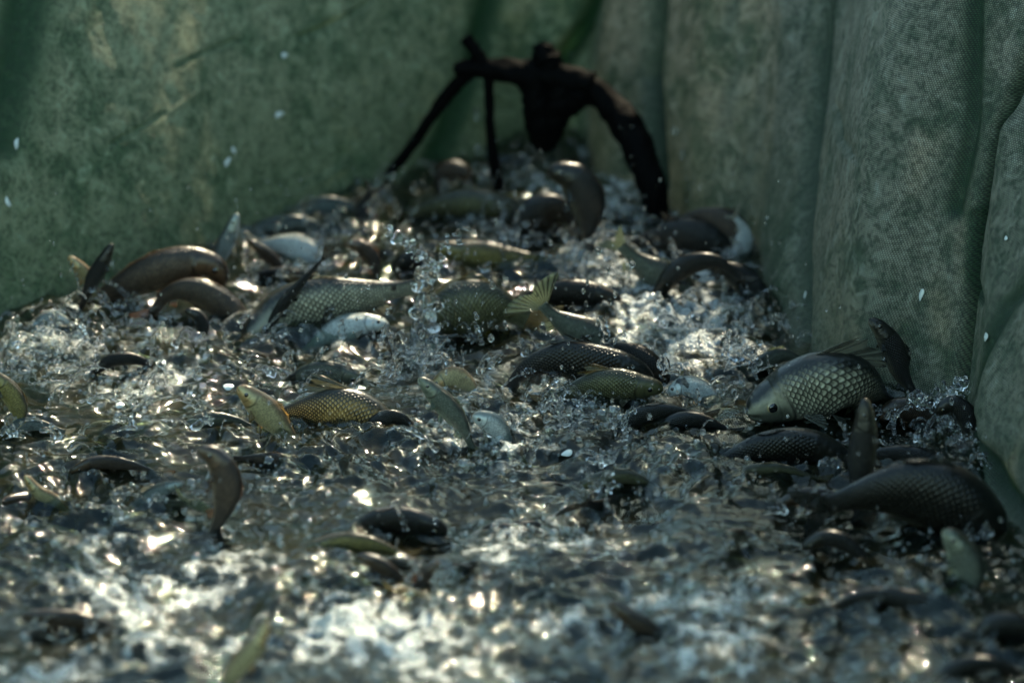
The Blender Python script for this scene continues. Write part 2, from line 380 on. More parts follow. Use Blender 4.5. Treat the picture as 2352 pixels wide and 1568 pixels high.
ST = np.unique(np.concatenate([np.linspace(0, 1, 34)**1.0, np.linspace(0, .06, 8), np.linspace(.06, .30, 26)]))
HD = ([0, .02, .05, .10, .17, .25, .36, .45, .56, .70, .82, .92, 1], [.10, .33, .47, .62, .72, .87, .99, 1., .92, .66, .43, .32, .33])
HV = ([0, .02, .05, .10, .17, .25, .36, .48, .60, .72, .82, .92, 1], [.12, .28, .38, .51, .64, .79, .91, .92, .80, .56, .37, .27, .30])
HW = ([0, .02, .05, .10, .17, .25, .36, .50, .65, .80, .92, 1], [.08, .23, .34, .45, .53, .58, .60, .56, .42, .24, .12, .07])
NR = 30
TH = np.linspace(-math.pi, math.pi, NR, endpoint=False)
def icos(r, loc, squash=(1, 1, 1), seg=16, rings=10, frame=None):
    th = np.linspace(0, math.pi, rings); ph = np.linspace(0, 2*math.pi, seg, endpoint=False)
    P = np.stack([np.outer(np.sin(th), np.cos(ph)), np.outer(np.sin(th), np.sin(ph)), np.outer(np.cos(th), np.ones(seg))], -1).reshape(-1, 3)
    P = P*r*np.array(squash)
    if frame is not None: P = P @ frame
    return P+loc, grid_faces(rings, seg, True)
def finsurf(name, root, rows, mat, parent, thick=.0007):
    """rows: array (rays, steps, 3)"""
    n, k = rows.shape[:2]
    me = mesh_np(name, rows.reshape(-1, 3)-root, grid_faces(n, k))
    vattr(me, 'ray', np.repeat(np.linspace(0, n*.55, n), k))
    o = link(name, me, mat, parent)
    md = o.modifiers.new('thick', 'SOLIDIFY'); md.thickness = thick; md.offset = 0
    return o
def fish(pts, hh, g, kind, label, name='carp', d=1, roll=0, erect=.8, dy=None, fins=True, eyes=True, group=None, tail=1.0, fat=1.0, wave_=0., hero=False, sweep=None, taper=1.0, tail_fan=1.0):
    """pts: (px,py) from snout to tail base, hh: half body height in reference pixels, g: water row under the fish"""
    if name != 'leaping_fish': g = g - (.18 if hero else .72)*hh
    P3 = np.array([at(p[0], p[1], g, (p[2] if len(p) > 2 else 0)) for p in pts])
    S, L = catmull(P3, ST)
    scale = np.linalg.norm(P3[len(P3)//2]-CAM)*KPX
    H = hh*scale
    T = np.gradient(S, ST, axis=0); T /= np.linalg.norm(T, axis=1)[:, None]
    sgn = 1.0
    U = np.stack([-T[:, 2], 0*T[:, 0], T[:, 0]], -1)
    if (U[len(ST)//2, 2] < 0) != (d < 0): U = -U
    U -= (U*T).sum(1)[:, None]*T; U /= np.linalg.norm(U, axis=1)[:, None]
    W = np.cross(T, U)
    if W[len(W)//2, 1] > 0: W = -W               # W faces the camera
    a = R(roll)
    U, W = U*math.cos(a)+W*math.sin(a), W*math.cos(a)-U*math.sin(a)
    hd = np.interp(ST, *HD)*H; hv = np.interp(ST, *HV)*H; hw = np.interp(ST, *HW)*H*fat
    # even the profiles out
    ct, st_ = np.cos(TH), np.sin(TH)
    vert = np.where(ct[None, :] > 0, hd[:, None], hv[:, None])*ct[None, :]
    lat = hw[:, None]*np.sign(st_)*np.abs(st_)**.88
    gillS = .245 - .055*np.abs(ct)**2.0
    sgm = ST[:, None]-gillS[None, :]
    vnorm = np.abs(TH)/math.pi
    puff = np.where(sgm < 0, 1+.05*np.exp(sgm*30), 1-.05*np.exp(-sgm*60))
    gl = np.exp(-(sgm/.009)**2)*sstep(.16, .30, vnorm)[None, :]*sstep(1.0, .88, vnorm)[None, :]
    # mouth notch, nostril bridge and preopercle ridge
    mouth = np.exp(-((ST[:, None]-.025)/.022)**2)*np.exp(-((vnorm[None, :]-.60)/.05)**2)
    pre = np.exp(-((ST[:, None]-.165+.03*ct[None, :]**2)/.008)**2)*sstep(.3, .45, vnorm)[None, :]*sstep(.95, .8, vnorm)[None, :]
    lat = lat*puff*(1-.35*mouth)*(1-.03*pre)
    vert = vert*(1-.10*mouth)
    V = S[:, None, :] + U[:, None, :]*vert[..., None] + W[:, None, :]*lat[..., None]
    root = S[int(len(ST)*.5)].copy()
    for i_ in range(0, len(ST), 3):
        if abs(S[i_, 2]) < 1.1*H: FOOT.append((S[i_, 0], S[i_, 1], max(hw[i_], .3*H)+.012, H*(.35 if hero else 1)))
    e = bpy.data.objects.new(name, None); e.empty_display_size = .03; col.objects.link(e); e.location = root
    tag(e, label, 'fish', group)
    if not group: NAMED.append((sum(p[0] for p in pts)/len(pts), g, label))
    Vb = np.vstack([V.reshape(-1, 3), S[:1]-T[:1]*.01*H, S[-1:]])
    F = grid_faces(len(ST), NR, True)
    n0 = len(ST)*NR; j = np.arange(NR); j2 = (j+1) % NR
    cap = np.vstack([np.stack([j2, j, np.full(NR, n0)], -1), np.stack([(len(ST)-1)*NR+j, (len(ST)-1)*NR+j2, np.full(NR, n0+1)], -1)])
    me = bpy.data.meshes.new('body')
    F = F[:, ::-1] if np.dot(np.cross(T[5], U[5]), W[5]) > 0 else F
    faces = [tuple(f) for f in F.tolist()]+[tuple(f) for f in cap.tolist()]
    me.from_pydata((Vb-root).tolist(), [], faces); me.update()
    me.polygons.foreach_set('use_smooth', np.ones(len(me.polygons), dtype=bool))
    fu = np.stack([np.repeat(ST, NR), np.tile(vnorm, len(ST)), np.clip(gl+.8*mouth+.45*pre, 0, 1).ravel()], -1)
    fu = np.vstack([fu, [[0, .5, 0], [1, .5, 0]]]); vattr(me, 'fuv', fu)
    sk, fm = KINDS[kind]
    link('body', me, sk, e)
    idx = lambda s: int(np.argmin(np.abs(ST-s)))
    # tail fin
    i = len(ST)-1; v = np.linspace(-1, 1, 23); kk = np.linspace(0, 1, 7)
    base = S[i] - T[i]*.03*L
    tl = max(.20*L, 1.15*H)*tail
    rows = np.zeros((23, 7, 3))
    for q, vv in enumerate(v):
        an = vv*R(36)*tail_fan; ln = tl*(.42+.58*abs(vv)**1.25)*(1.0 if abs(vv) < .97 else .93)
        dr = T[i]*math.cos(an)+U[i]*math.sin(an)
        b = base + U[i]*vv*.27*H
        rows[q] = b + dr*ln*kk[:, None] + W[i]*(math.sin(3*vv+wave_)*.10*tl*kk[:, None]**1.5 + wave_*.3*tl*kk[:, None]**2)
    finsurf('tail_fin', root, rows, fm, e)
    if fins:
        s0 = np.linspace(.40, .62, 14)
        rows = np.zeros((14, 6, 3))
        for q, s_ in enumerate(s0):
            i = idx(s_); f = q/13
            ln = H*erect*(1.0-.62*f)*((.35 if sweep is None else .85) if q == 0 else 1)*(.85+.15*math.sin(q*2.1))
            an = R(56+20*f) if sweep is None else R(sweep+8*f)
            dr = U[i]*math.cos(an)+T[i]*math.sin(an)
            b = S[i]+U[i]*hd[i]*.94
            bend = W[i]*.12*H*math.sin(q*.6+hh)
            rows[q] = b + dr*ln*np.linspace(0, 1, 6)[:, None] + bend*(np.linspace(0, 1, 6)[:, None]**2)
        finsurf('dorsal_fin', root, rows, fm, e)
        def lowfin(nm, s0, side, down, ln_, spread, base_w):
            rows = np.zeros((9, 5, 3)); i0 = idx(s0)
            for q in range(9):
                f = q/8; i = idx(s0+base_w*f)
                an = R(30+spread*f)
                lat_ = W[i]*side
                dr = (-U[i]*math.cos(an)*down + T[i]*math.sin(an) + lat_*(1-down*.6)*.7)
                dr /= np.linalg.norm(dr)
                b = S[i]-U[i]*hv[i]*(.90 if down > .8 else .55)+lat_*hw[i]*(.05 if nm == 'anal_fin' else (.45 if down > .8 else .82))
                rows[q] = b+dr*ln_*H*(1-.45*f)*np.linspace(0, 1, 5)[:, None]
            finsurf(nm, root, rows, fm, e)
        lowfin('pectoral_fin', .26, 1, .7, .85, 45, .03); lowfin('pectoral_fin', .26, -1, .7, .85, 45, .03)
        lowfin('pelvic_fin', .46, 1, .9, .62, 40, .04); lowfin('pelvic_fin', .46, -1, .9, .62, 40, .04)
        lowfin('anal_fin', .72, 1, 1, .6, 30, .10)
    if eyes:
        i = idx(.115); er = .18*H
        for s_ in (1, -1):
            c = S[i]+U[i]*.13*H+W[i]*s_*(hw[i]*.93-er*.30)
            fr_ = np.stack([T[i], U[i], W[i]*s_])
            P, F_ = icos(er, c, (1, 1, .62), frame=fr_)
            eo = link('eye', mesh_np('eye', P-root, F_), M_IRIS, e)
            P, F_ = icos(er*.80, c+W[i]*s_*er*.37, (1, 1, .55), frame=fr_)
            link('pupil', mesh_np('pupil', P-root, F_), M_PUPIL, eo)
    return e

FOOT = []; FILL = []; NAMED = []
F_ = fish
# ---- sharp middle band
F_([(1716,948,-.02),(1780,922),(1850,893),(1925,880),(1985,895,.05),(2030,925,.12)], 84, 985, 'steel', 'large silver scaled carp lifting out of the water on the right', hero=True, roll=11, erect=1.5, sweep=74, fat=1.05)
F_([(1996,733),(2026,762),(2054,808),(2070,858),(2108,918)], 30, 935, 'dark', 'slim dark fish leaping snout up against the right net wall', name='leaping_fish', roll=-10, erect=.6)
F_([(1988,915),(1988,980),(1980,1060),(1968,1200)], 34, 1180, 'dark', 'black fish standing upright in front of the large silver scaled carp', name='leaping_fish', roll=0, erect=.3)
F_([(2296,1240),(2218,1172),(2110,1130),(2000,1134),(1900,1162)], 98, 1235, 'dark', 'big black carp with an arched back at the lower right near the net', hero=True, roll=20, erect=.5)
F_([(1955,1060),(1860,1028),(1760,1034),(1670,1062),(1590,1095)], 56, 1095, 'dark', 'long black carp back lying just below the large silver scaled carp', roll=25, erect=.4)
F_([(2210,1110),(2130,1065),(2040,1045),(1960,1060)], 40, 1110, 'dark', 'black fish back with a pale ridge behind the big black carp', roll=25, erect=.4)
F_([(1524,892),(1470,888),(1400,882),(1330,893),(1262,922)], 42, 932, 'olive', 'olive carp with a clear round eye at centre right, snout to the right', hero=True, roll=12, erect=1.9, sweep=80)
F_([(1500,880),(1440,850),(1370,838),(1290,826),(1215,845),(1165,900)], 52, 895, 'dark', 'dark scaled carp with arched tail behind the olive carp with the round eye', hero=True, roll=8, erect=1.5, sweep=76)
F_([(1535,880),(1480,838),(1420,808),(1360,800)], 40, 872, 'dark', 'black humped fish back behind the dark scaled arched carp', roll=10, erect=.3)
F_([(915,1000),(860,965),(785,940),(705,942),(625,960)], 56, 992, 'gold', 'golden scaled carp with black edged scales left of centre', hero=True, roll=5, erect=2.1, sweep=80)
F_([(546,888),(578,915),(615,950),(652,988),(692,1032)], 36, 1015, 'amber', 'small golden fish with a dark eye leaping beside the golden scaled carp', hero=True, name='leaping_fish', roll=5, erect=.5)
F_([(962,868),(992,898),(1026,934),(1058,974),(1085,1030)], 28, 1025, 'green', 'slim pale green fish rising snout up at the centre', hero=True, name='leaping_fish', roll=0, erect=.4)
F_([(833,876),(790,862),(740,856),(690,864),(640,890)], 32, 897, 'green', 'greenish small scaled fish with its eye at the waterline above the golden scaled carp', roll=10, erect=.4)
F_([(560,790,-.05),(650,722),(745,694),(850,676),(958,660)], 66, 762, 'steel', 'broad pale scaled carp stretched across the left centre', hero=True, roll=8, erect=.5, tail=.6)
F_([(605,775),(650,700),(700,640),(745,592)], 17, 765, 'dark', 'dark narrow fish slanting across the head of the broad pale scaled carp', name='leaping_fish', roll=40, erect=.3)
F_([(894,748),(850,744),(800,752),(750,772),(690,812)], 32, 795, 'white', 'gleaming white fish belly below the broad pale scaled carp', d=1, roll=-25, erect=.3)
F_([(985,760),(1040,722),(1100,706),(1155,712),(1210,735)], 78, 775, 'olive', 'round dark olive carp with a high back behind the splash', hero=True, roll=5, erect=.5)
F_([(1430,815),(1370,778),(1315,752),(1268,722),(1244,700)], 44, 800, 'green', 'greenish fish with a tall raised forked tail in the centre', hero=True, roll=15, erect=.2, tail=1.9, tail_fan=1.75)
F_([(1428,694),(1370,678),(1300,672),(1230,680),(1175,700)], 36, 725, 'dark', 'dark fish with a visible eye behind the raised forked tail', hero=True, roll=15, erect=.3)
# ---- far band
F_([(1694,582),(1640,562),(1580,547),(1515,548),(1450,560)], 52, 612, 'dark', 'black leaf shaped fish body at the back right beside the bright white head', roll=5, erect=.3)
F_([(1704,604),(1700,560),(1668,520),(1610,500),(1555,512)], 40, 600, 'brown', 'brown fish with a curved back behind the black leaf shaped body', roll=0, erect=.3)
F_([(1682,606),(1705,570),(1708,530),(1690,500)], 26, 604, 'white', 'bright white fish head catching sun at the back right', d=-1, roll=-30, erect=.1)
F_([(1258,392),(1318,412),(1348,470),(1352,575)], 46, 575, 'dark', 'black curved fish rearing up at the back below the branch', name='leaping_fish', roll=0, erect=.3)
F_([(1160,545),(1215,505),(1275,480),(1330,520)], 52, 575, 'dark', 'low black fish body under the rearing black fish at the back', roll=20, erect=.2)
F_([(1216,500),(1160,482),(1085,470),(1005,474),(930,492)], 44, 530, 'olive', 'long olive fish with a pale sheen on its back at the back of the net', roll=20, erect=.2)
F_([(1085,420),(1055,392),(1020,400),(1005,450)], 24, 450, 'brown', 'small brown curled fish under the thin twig of the branch', roll=0, erect=.3)
F_([(1000,570),(1060,582),(1130,592),(1200,594),(1258,592)], 40, 640, 'yellow', 'yellow fish with a brown head stretched behind the splash', roll=10, erect=.2)
F_([(1610,705),(1545,655),(1480,612),(1425,565)], 50, 705, 'green', 'blurred green fish sloping down to the right behind the foam', roll=20, erect=.5)
F_([(1765,720),(1720,655),(1675,622),(1610,605)], 34, 705, 'dark', 'black fish sliding down along the right net fold', roll=10, erect=.3)
F_([(1500,690),(1560,620),(1640,600),(1700,640)], 30, 720, 'dark', 'dark wet back under the black leaf shaped fish', roll=20, erect=.3)
F_([(790,560),(830,568),(858,600),(864,650)], 20, 650, 'brown', 'brown fish curled like a hook behind the broad pale scaled carp', roll=0, erect=.5)
F_([(765,612),(705,580),(650,562),(590,562)], 36, 625, 'white', 'silver white flank shining at the left back of the shoal', roll=-15, erect=.2)
F_([(572,552),(606,578),(640,612),(665,650)], 17, 640, 'brown', 'narrow brown fish slanting beside the shining silver flank', roll=20, erect=.3)
F_([(568,640),(610,628),(660,622),(710,630)], 14, 650, 'dark', 'thin black back lying in front of the narrow brown fish', roll=40, erect=.2)
F_([(545,490),(528,540),(505,590),(480,650)], 22, 640, 'silver', 'grey blurred tail rising right of the big brown fish', name='leaping_fish', roll=0, erect=.3)
F_([(670,490),(740,470),(810,480),(870,510)], 26, 510, 'silver', 'grey fish back at the foot of the left net wall', roll=30, erect=.3)
F_([(560,540),(620,520),(700,515),(780,545)], 28, 555, 'silver', 'pale grey fish back just in front of the left net wall', roll=30, erect=.3)
F_([(880,560),(850,520),(830,480),(850,440)], 30, 530, 'dark', 'black fish at the left foot of the branch', roll=0, erect=.3)
F_([(900,620),(940,600),(985,605),(1020,640)], 30, 650, 'dark', 'dark fish back left of the yellow fish', roll=20, erect=.3)
# ---- left
F_([(259,560),(238,600),(212,648),(182,715)], 20, 722, 'dark', 'dark slim fish leaping straight up beside the left net wall', name='leaping_fish', roll=10, erect=.3)
F_([(157,590),(184,616),(208,652),(225,700)], 18, 700, 'amber', 'small gold nosed fish head behind the slim leaping fish at left', name='leaping_fish', roll=0, erect=.3)
F_([(515,655),(485,612),(425,606),(345,630),(262,668),(180,715)], 48, 728, 'brown', 'big brown fish arching against the left net wall', roll=5, erect=.25)
F_([(585,760),(520,706),(455,670),(395,672),(350,720)], 38, 755, 'brown', 'brown bent fish in front of the big arching brown fish', roll=5, erect=.3)
F_([(425,712),(456,728),(464,762),(440,792)], 18, 788, 'dark', 'dark curled tail poking out below the brown bent fish', roll=0, erect=.3)
F_([(160,742),(118,728),(88,748),(60,785)], 18, 775, 'white', 'small pale fish with a dark eye at the left edge of the foam', roll=0, erect=.3)
F_([(205,862),(258,828),(315,826),(375,856)], 18, 858, 'dark', 'thin black arched back crossing the bubbles at left', roll=10, erect=.2)
F_([(-30,850),(18,895),(42,948),(15,1010)], 26, 1005, 'yellow', 'yellow flecked fish curling in at the left frame edge', roll=0, erect=.3)
F_([(-10,1002),(40,978),(95,976),(150,992)], 20, 1002, 'silver', 'pale silver fish back at the left frame edge', roll=20, erect=.2)
F_([(830,1020),(868,975),(915,962),(965,1000)], 28, 1012, 'dark', 'dark wet hump directly right of the golden scaled carp', roll=20, erect=.3)
F_([(1535,905),(1570,888),(1620,900),(1660,930)], 27, 935, 'white', 'shining silver belly at the snout of the olive carp with the round eye', roll=-25, erect=.2)
F_([(1085,955),(1120,968),(1150,1000),(1175,1045)], 31, 1045, 'white', 'white scaled flank glinting below the slim pale green fish', roll=10, erect=.3)
F_([(995,890),(1030,872),(1068,880),(1100,915)], 30, 915, 'amber', 'pale yellow belly shining behind the slim pale green fish', roll=-20, erect=.2)
F_([(1405,1010),(1460,962),(1530,945),(1620,955)], 30, 1000, 'dark', 'black fish back under the olive carp with the round eye', roll=30, erect=.4)
F_([(1505,1000),(1550,972),(1610,968),(1680,990)], 30, 1008, 'dark', 'dark glossy back between the olive carp and the large silver carp', roll=30, erect=.2)
F_([(410,985),(470,965),(540,968),(600,990)], 24, 992, 'green', 'greenish back below the small golden leaping fish', roll=30, erect=.2)
F_([(1720,850),(1760,830),(1800,815),(1850,830)], 24, 862, 'green', 'pale fin and back just left above the large silver scaled carp', roll=20, erect=.9)
F_([(2020,960),(2060,940),(2120,950),(2180,990)], 34, 1000, 'brown', 'brown fish back right of the large silver scaled carp', roll=20, erect=.3)
F_([(2150,950),(2190,930),(2225,970),(2230,1040)], 28, 1030, 'dark', 'dark fish nosing into the fold of the right net', roll=10, erect=.3)
# ---- near band
F_([(455,1032),(495,1052),(520,1105),(512,1165),(485,1230)], 38, 1215, 'brown', 'brownish fish bent in an arc at the lower left, tail down', name='leaping_fish', roll=10, erect=.3)
F_([(712,1085),(650,1060),(600,1054),(535,1052)], 22, 1080, 'brown', 'thin brown fish back right of the bent brownish fish', roll=20, erect=.5)
F_([(1028,1222),(965,1202),(892,1196),(822,1208),(755,1230)], 42, 1235, 'dark', 'dark olive back with a glossy head above the foreground foam', roll=25, erect=.3)
F_([(50,1412),(135,1418),(220,1430),(310,1462)], 28, 1450, 'brown', 'blurred brown fish lying at the lower left', roll=30, erect=.3)
F_([(614,1428),(592,1478),(548,1530),(490,1610)], 26, 1610, 'amber', 'pale golden fish poking up out of the bottom foam', name='leaping_fish', roll=0, erect=.3)
F_([(2260,1470),(2120,1395),(1990,1372),(1860,1415)], 42, 1440, 'dark', 'blurred black carp back in the lower right foreground', roll=30, erect=.3)
F_([(2120,1590),(2200,1535),(2285,1525),(2370,1560)], 28, 1580, 'dark', 'blurred fish back with a pale rim in the bottom right corner', roll=30, erect=.2)
F_([(2170,1215),(2208,1270),(2225,1335),(2190,1410)], 40, 1400, 'green', 'green fish turning down below the big black carp', roll=10, erect=.3)
F_([(57,1092),(88,1130),(130,1152),(175,1190)], 18, 1160, 'amber', 'orange brown fish slanting down at the far left', roll=10, erect=.3)
F_([(160,1085),(220,1062),(300,1068),(370,1090)], 20, 1095, 'brown', 'reddish brown back left of the bent brownish fish', roll=25, erect=.3)
F_([(820,1275),(860,1290),(905,1318),(950,1350)], 22, 1345, 'brown', 'brown back sloping through foam under the dark olive back', roll=25, erect=.2)
F_([(1010,1290),(985,1310),(960,1345),(930,1370)], 16, 1360, 'brown', 'reddish fins poking up in the middle foreground', roll=0, erect=1.2)
F_([(1400,1380),(1450,1420),(1500,1450),(1550,1500)], 28, 1480, 'brown', 'blurred brown back right of the middle foreground foam', roll=30, erect=.2)
F_([(1330,1118),(1390,1098),(1450,1096),(1520,1125)], 24, 1130, 'olive', 'mottled olive back below the black fish at centre right', roll=25, erect=.4)
F_([(1780,1165),(1840,1140),(1910,1142),(1980,1180)], 24, 1180, 'brown', 'brown back left of the big black carp', roll=25, erect=.4)
F_([(1660,1100),(1720,1082),(1800,1078),(1880,1100)], 20, 1105, 'olive', 'flat olive back with a folded fin under the long black carp', roll=25, erect=.8)
F_([(1840,1260),(1900,1235),(1960,1260),(2010,1320)], 24, 1300, 'dark', 'dark fish twisting under the belly of the big black carp', roll=20, erect=.3)
F_([(700,1260),(780,1245),(860,1250),(930,1275)], 26, 1275, 'yellow', 'yellowish flank showing under the dark olive back', roll=10, erect=.2)
F_([(2240,1480),(2290,1440),(2360,1450),(2420,1500)], 42, 1500, 'dark', 'black fish shoulder at the right edge of the foreground', roll=20, erect=.2)
F_([(420,1110),(385,1120),(340,1140),(290,1170)], 18, 1155, 'silver', 'pale pointed fin left of the bent brownish fish', roll=0, erect=1.6)
# ---- the rest of the shoal: backs just breaking the surface
def filler(n, x0, x1, y0, y1, hh0, hh1, kinds, label, grp):
    k = 0; tries = 0
    while k < n and tries < 400:
        tries += 1
        x = random.uniform(x0, x1); y = random.uniform(y0, y1)
        q = np.array([x, y]); 
        hh = random.uniform(hh0, hh1); L = hh*random.uniform(4.6, 6.0); a = random.gauss(0, .35)+(math.pi if random.random() < .5 else 0)
        c, s = math.cos(a), math.sin(a)
        sub = hh*random.uniform(.60, 1.15)
        pts = []
        cu = random.uniform(-.22, .22)
        for f in (-.5, -.25, 0, .25, .5):
            u = f*L; bend = cu*L*(f*f*4-.5)
            pts.append((x+c*u-s*bend*.3, y+sub+abs(f)*hh*.9+s*u*.28, s*u*.0012*1.6+bend*.0006))
        kd = random.choice(kinds)
        fo_ = fish(pts, hh, y+hh*.3, kd, label, roll=random.uniform(5, 45), erect=random.uniform(.15, .6), eyes=True, fins=True, group=grp, wave_=random.uniform(-.6, .6)); FILL.append((x, y, kd, fo_))
        k += 1
filler(15, 60, 1000, 1080, 1400, 26, 42, ['brown', 'olive', 'dark', 'green'], 'fish back barely breaking the churned water in the lower left', 'half sunken fish in the lower left')
filler(16, 1050, 1850, 1060, 1400, 26, 42, ['dark', 'olive', 'dark', 'brown'], 'fish back barely breaking the churned water in the lower right half', 'half sunken fish in the lower right')
filler(10, 60, 2250, 1420, 1600, 28, 42, ['dark', 'olive', 'brown'], 'out of focus fish back along the bottom of the picture', 'half sunken fish at the bottom')
filler(13, 60, 560, 790, 1000, 22, 34, ['brown', 'olive', 'silver', 'dark'], 'fish back under the bubbles in the left middle', 'half sunken fish in the left middle')
filler(17, 1050, 1800, 700, 1050, 24, 36, ['dark', 'olive', 'silver', 'green'], 'fish back under the foam in the centre', 'half sunken fish in the centre')
filler(18, 780, 1700, 430, 720, 22, 34, ['dark', 'olive', 'brown'], 'blurred fish back far behind near the back of the net', 'half sunken fish at the back')

# every half sunken back is named after the fish it lies beside
STOP = {'lifting','leaping','with','lying','behind','at','beside','rising','stretched','slanting','below','in','under','sliding','curled','catching','rearing','on','shining','standing','just','crossing','curling','directly','glinting','snout','between','left','right','nosing','bent','above','sloping','poking','turning','showing','twisting','arching','against'}
shorts = {}
for nx_, ny_, lb in NAMED:
    ws = lb.split(); k_ = next((i for i, w_ in enumerate(ws) if w_ in STOP and i > 1), 6); shorts.setdefault(' '.join(ws[:k_]), []).append((nx_, ny_))
anch = [(v_[0][0], v_[0][1], k_) for k_, v_ in shorts.items() if len(v_) == 1 and 3 <= len(k_.split()) <= 7]
CW = {'dark': 'black', 'olive': 'olive', 'brown': 'brown', 'green': 'greenish', 'silver': 'pale'}
seen_ = set()
for x_, y_, kd_, o_ in FILL:
    for ax_, ay_, an_ in sorted(anch, key=lambda t: math.hypot(t[0]-x_, (t[1]-y_)*1.5)):
        ddx, ddy = x_-ax_, (y_-ay_)*1.5
        dr_ = ('right of' if ddx > 0 else 'left of') if abs(ddx) > abs(ddy) else ('in front of' if ddy > 0 else 'behind')
        lb = '%s back half sunk %s the %s' % (CW[kd_], dr_, an_)
        if lb not in seen_ and len(lb.split()) <= 16: break
    seen_.add(lb); o_['label'] = lb

# ================================================================== the water
# foam patches on the water, as (px, py, rx, ry, amount)
FOAM = [(1500, 700, 190, 120, .5), (1230, 880, 120, 60, .35), (1180, 1030, 90, 40, .5), (780, 780, 160, 50, .35), (1050, 520, 160, 60, .3), (300, 1330, 170, 110, .8), (850, 1450, 190, 75, 1.15), (430, 1500, 220, 60, .6), (1240, 1220, 170, 60, .8), (1150, 1290, 120, 50, .4),
        (1620, 1430, 200, 80, .75), (1700, 1540, 160, 60, .6), (110, 770, 160, 60, .85), (330, 880, 180, 50, .5), (1480, 800, 170, 90, .6),
        (1560, 640, 120, 110, .65), (1150, 1020, 160, 60, .55), (1330, 600, 90, 60, .8), (1700, 760, 110, 60, .5), (620, 720, 150, 60, .3),
        (1000, 860, 140, 60, .5), (1330, 420, 170, 60, .7), (1440, 480, 90, 50, .6), (2130, 900, 130, 60, .35), (1650, 480, 80, 40, .5), (720, 470, 120, 40, .4),
        (1330, 1420, 160, 60, .45), (560, 1310, 160, 50, .4), (1120, 1540, 200, 60, .45), (60, 1540, 200, 50, .6)]
def foam_at(x, y):
    P = np.stack([x, y, 0*x], -1); q = project(P.reshape(-1, 3)).reshape(x.shape+(2,))
    f = 0
    for cx, cy_, rx, ry, am in FOAM:
        f = f + am*np.exp(-(((q[..., 0]-cx)/rx)**2+((q[..., 1]-cy_)/ry)**2))
    n = .55*fbm(x*9, y*6, 4, .6)
    n2 = fbm(x*34, y*24, 3, .6)
    return np.clip(f*(.70+1.3*n+1.1*n2) + .45*n + .3*n2 - .10, 0, 1)
def wave(x, y, fine=True):
    wx = x + .060*pn(x*4+4, y*4) + .016*pn(x*13, y*13); wy = y + .060*pn(x*4-7, y*4+9) + .016*pn(x*13+5, y*13+8)
    def rid(a): return 1-np.sqrt(a*a+.0016)*2.2
    act = .50+1.0*sstep(-.35, .45, pn(x*3.1+5, y*2.6+1))
    h = .034*pn(wx*4.6, wy*4.0) + .022*pn(wx*2.1+9, wy*1.9)
    h = h + act*(.0160*rid(pn(wx*7.0+2, wy*7.5)) + .0112*rid(pn(wx*14+8, wy*15+3)))
    h = h + act*(.0062*rid(pn(wx*27, wy*31+5)) + .0034*pn(wx*22+3, wy*26))
    if fine: h = h + act*(.0018*rid(pn(wx*58, wy*66)))
    return h - .020
def foot_mask(x, y):
    """how far the water is stirred up round each fish (0..1) and how high"""
    M = np.zeros(x.shape)
    x1, y1 = x[:, 0], y[0, :]
    for fx, fy, r, H in FOOT:
        a0, a1 = np.searchsorted(x1, (fx-3*r, fx+3*r)); b0, b1 = np.searchsorted(y1, (fy-3*r, fy+3*r))
        if a1 <= a0 or b1 <= b0: continue
        d2 = ((x[a0:a1, b0:b1]-fx)**2+(y[a0:a1, b0:b1]-fy)**2)/(r*r)
        M[a0:a1, b0:b1] = np.maximum(M[a0:a1, b0:b1], np.exp(-d2*.6)*H)
    return M
def axis(lo, hi, step, far, n):
    c = np.arange(lo, hi, step)
    e = np.geomspace(step*1.5, far, n)
    return np.concatenate([(lo-e)[::-1], c, hi+e])
y_near = ground(1176, 1640)[1]; y_far = ground(1176, 300)[1]
X = axis(-1.30, 1.30, .0034, 28, 30); Y = axis(y_near, y_far, .0042, 28, 30)
GX, GY = np.meshgrid(X, Y, indexing='ij')
fade = np.exp(-(np.clip(np.abs(GX)-1.5, 0, None)+np.clip(np.abs(GY-.3)-2.4, 0, None))*1.2)
GZ = wave(GX, GY)*fade
FM = foot_mask(GX, GY)
GZ = GZ + FM*(.10+.55*(1-np.abs(pn(GX*17+3, GY*16))*2.4))*.62
foamv = foam_at(GX, GY)
GZ = GZ + foamv*(.004+.003*pn(GX*60, GY*50))*fade
nx, ny = GX.shape
V = np.stack([GX, GY, GZ], -1).reshape(-1, 3)
F = grid_faces(nx, ny)[:, ::-1]
# close the sheet into a body of water
bi = np.concatenate([np.arange(nx)*ny, (nx-1)*ny+np.arange(1, ny), (np.arange(nx-2, -1, -1))*ny+ny-1, np.arange(ny-2, 0, -1)])
nb = len(bi); low = V[bi].copy(); low[:, 2] = -.62
b0 = len(V); V2 = np.vstack([V, low, [[0, 0, -.62]]])
a_ = np.arange(nb); c_ = (a_+1) % nb
side = np.stack([bi[a_], b0+a_, b0+c_, bi[c_]], -1)[:, ::-1]
bot = np.stack([np.full(nb, b0+nb), b0+c_, b0+a_, b0+a_], -1)
me = bpy.data.meshes.new('water')
tri = bot[:, :3][:, ::-1]
quads = np.vstack([F, side])
me.vertices.add(len(V2)); me.vertices.foreach_set('co', V2.astype(np.float32).ravel())
loops = np.concatenate([quads.ravel(), tri.ravel()]).astype(np.int32)
me.loops.add(len(loops)); me.loops.foreach_set('vertex_index', loops)
ls = np.concatenate([np.arange(0, quads.size, 4), quads.size+np.arange(0, tri.size, 3)]).astype(np.int32)
me.polygons.add(len(ls)); me.polygons.foreach_set('loop_start', ls)
me.update(calc_edges=True); me.polygons.foreach_set('use_smooth', np.ones(len(ls), dtype=bool)); me.validate()
vattr(me, 'foam', np.concatenate([foamv.ravel(), np.zeros(nb+1)]))
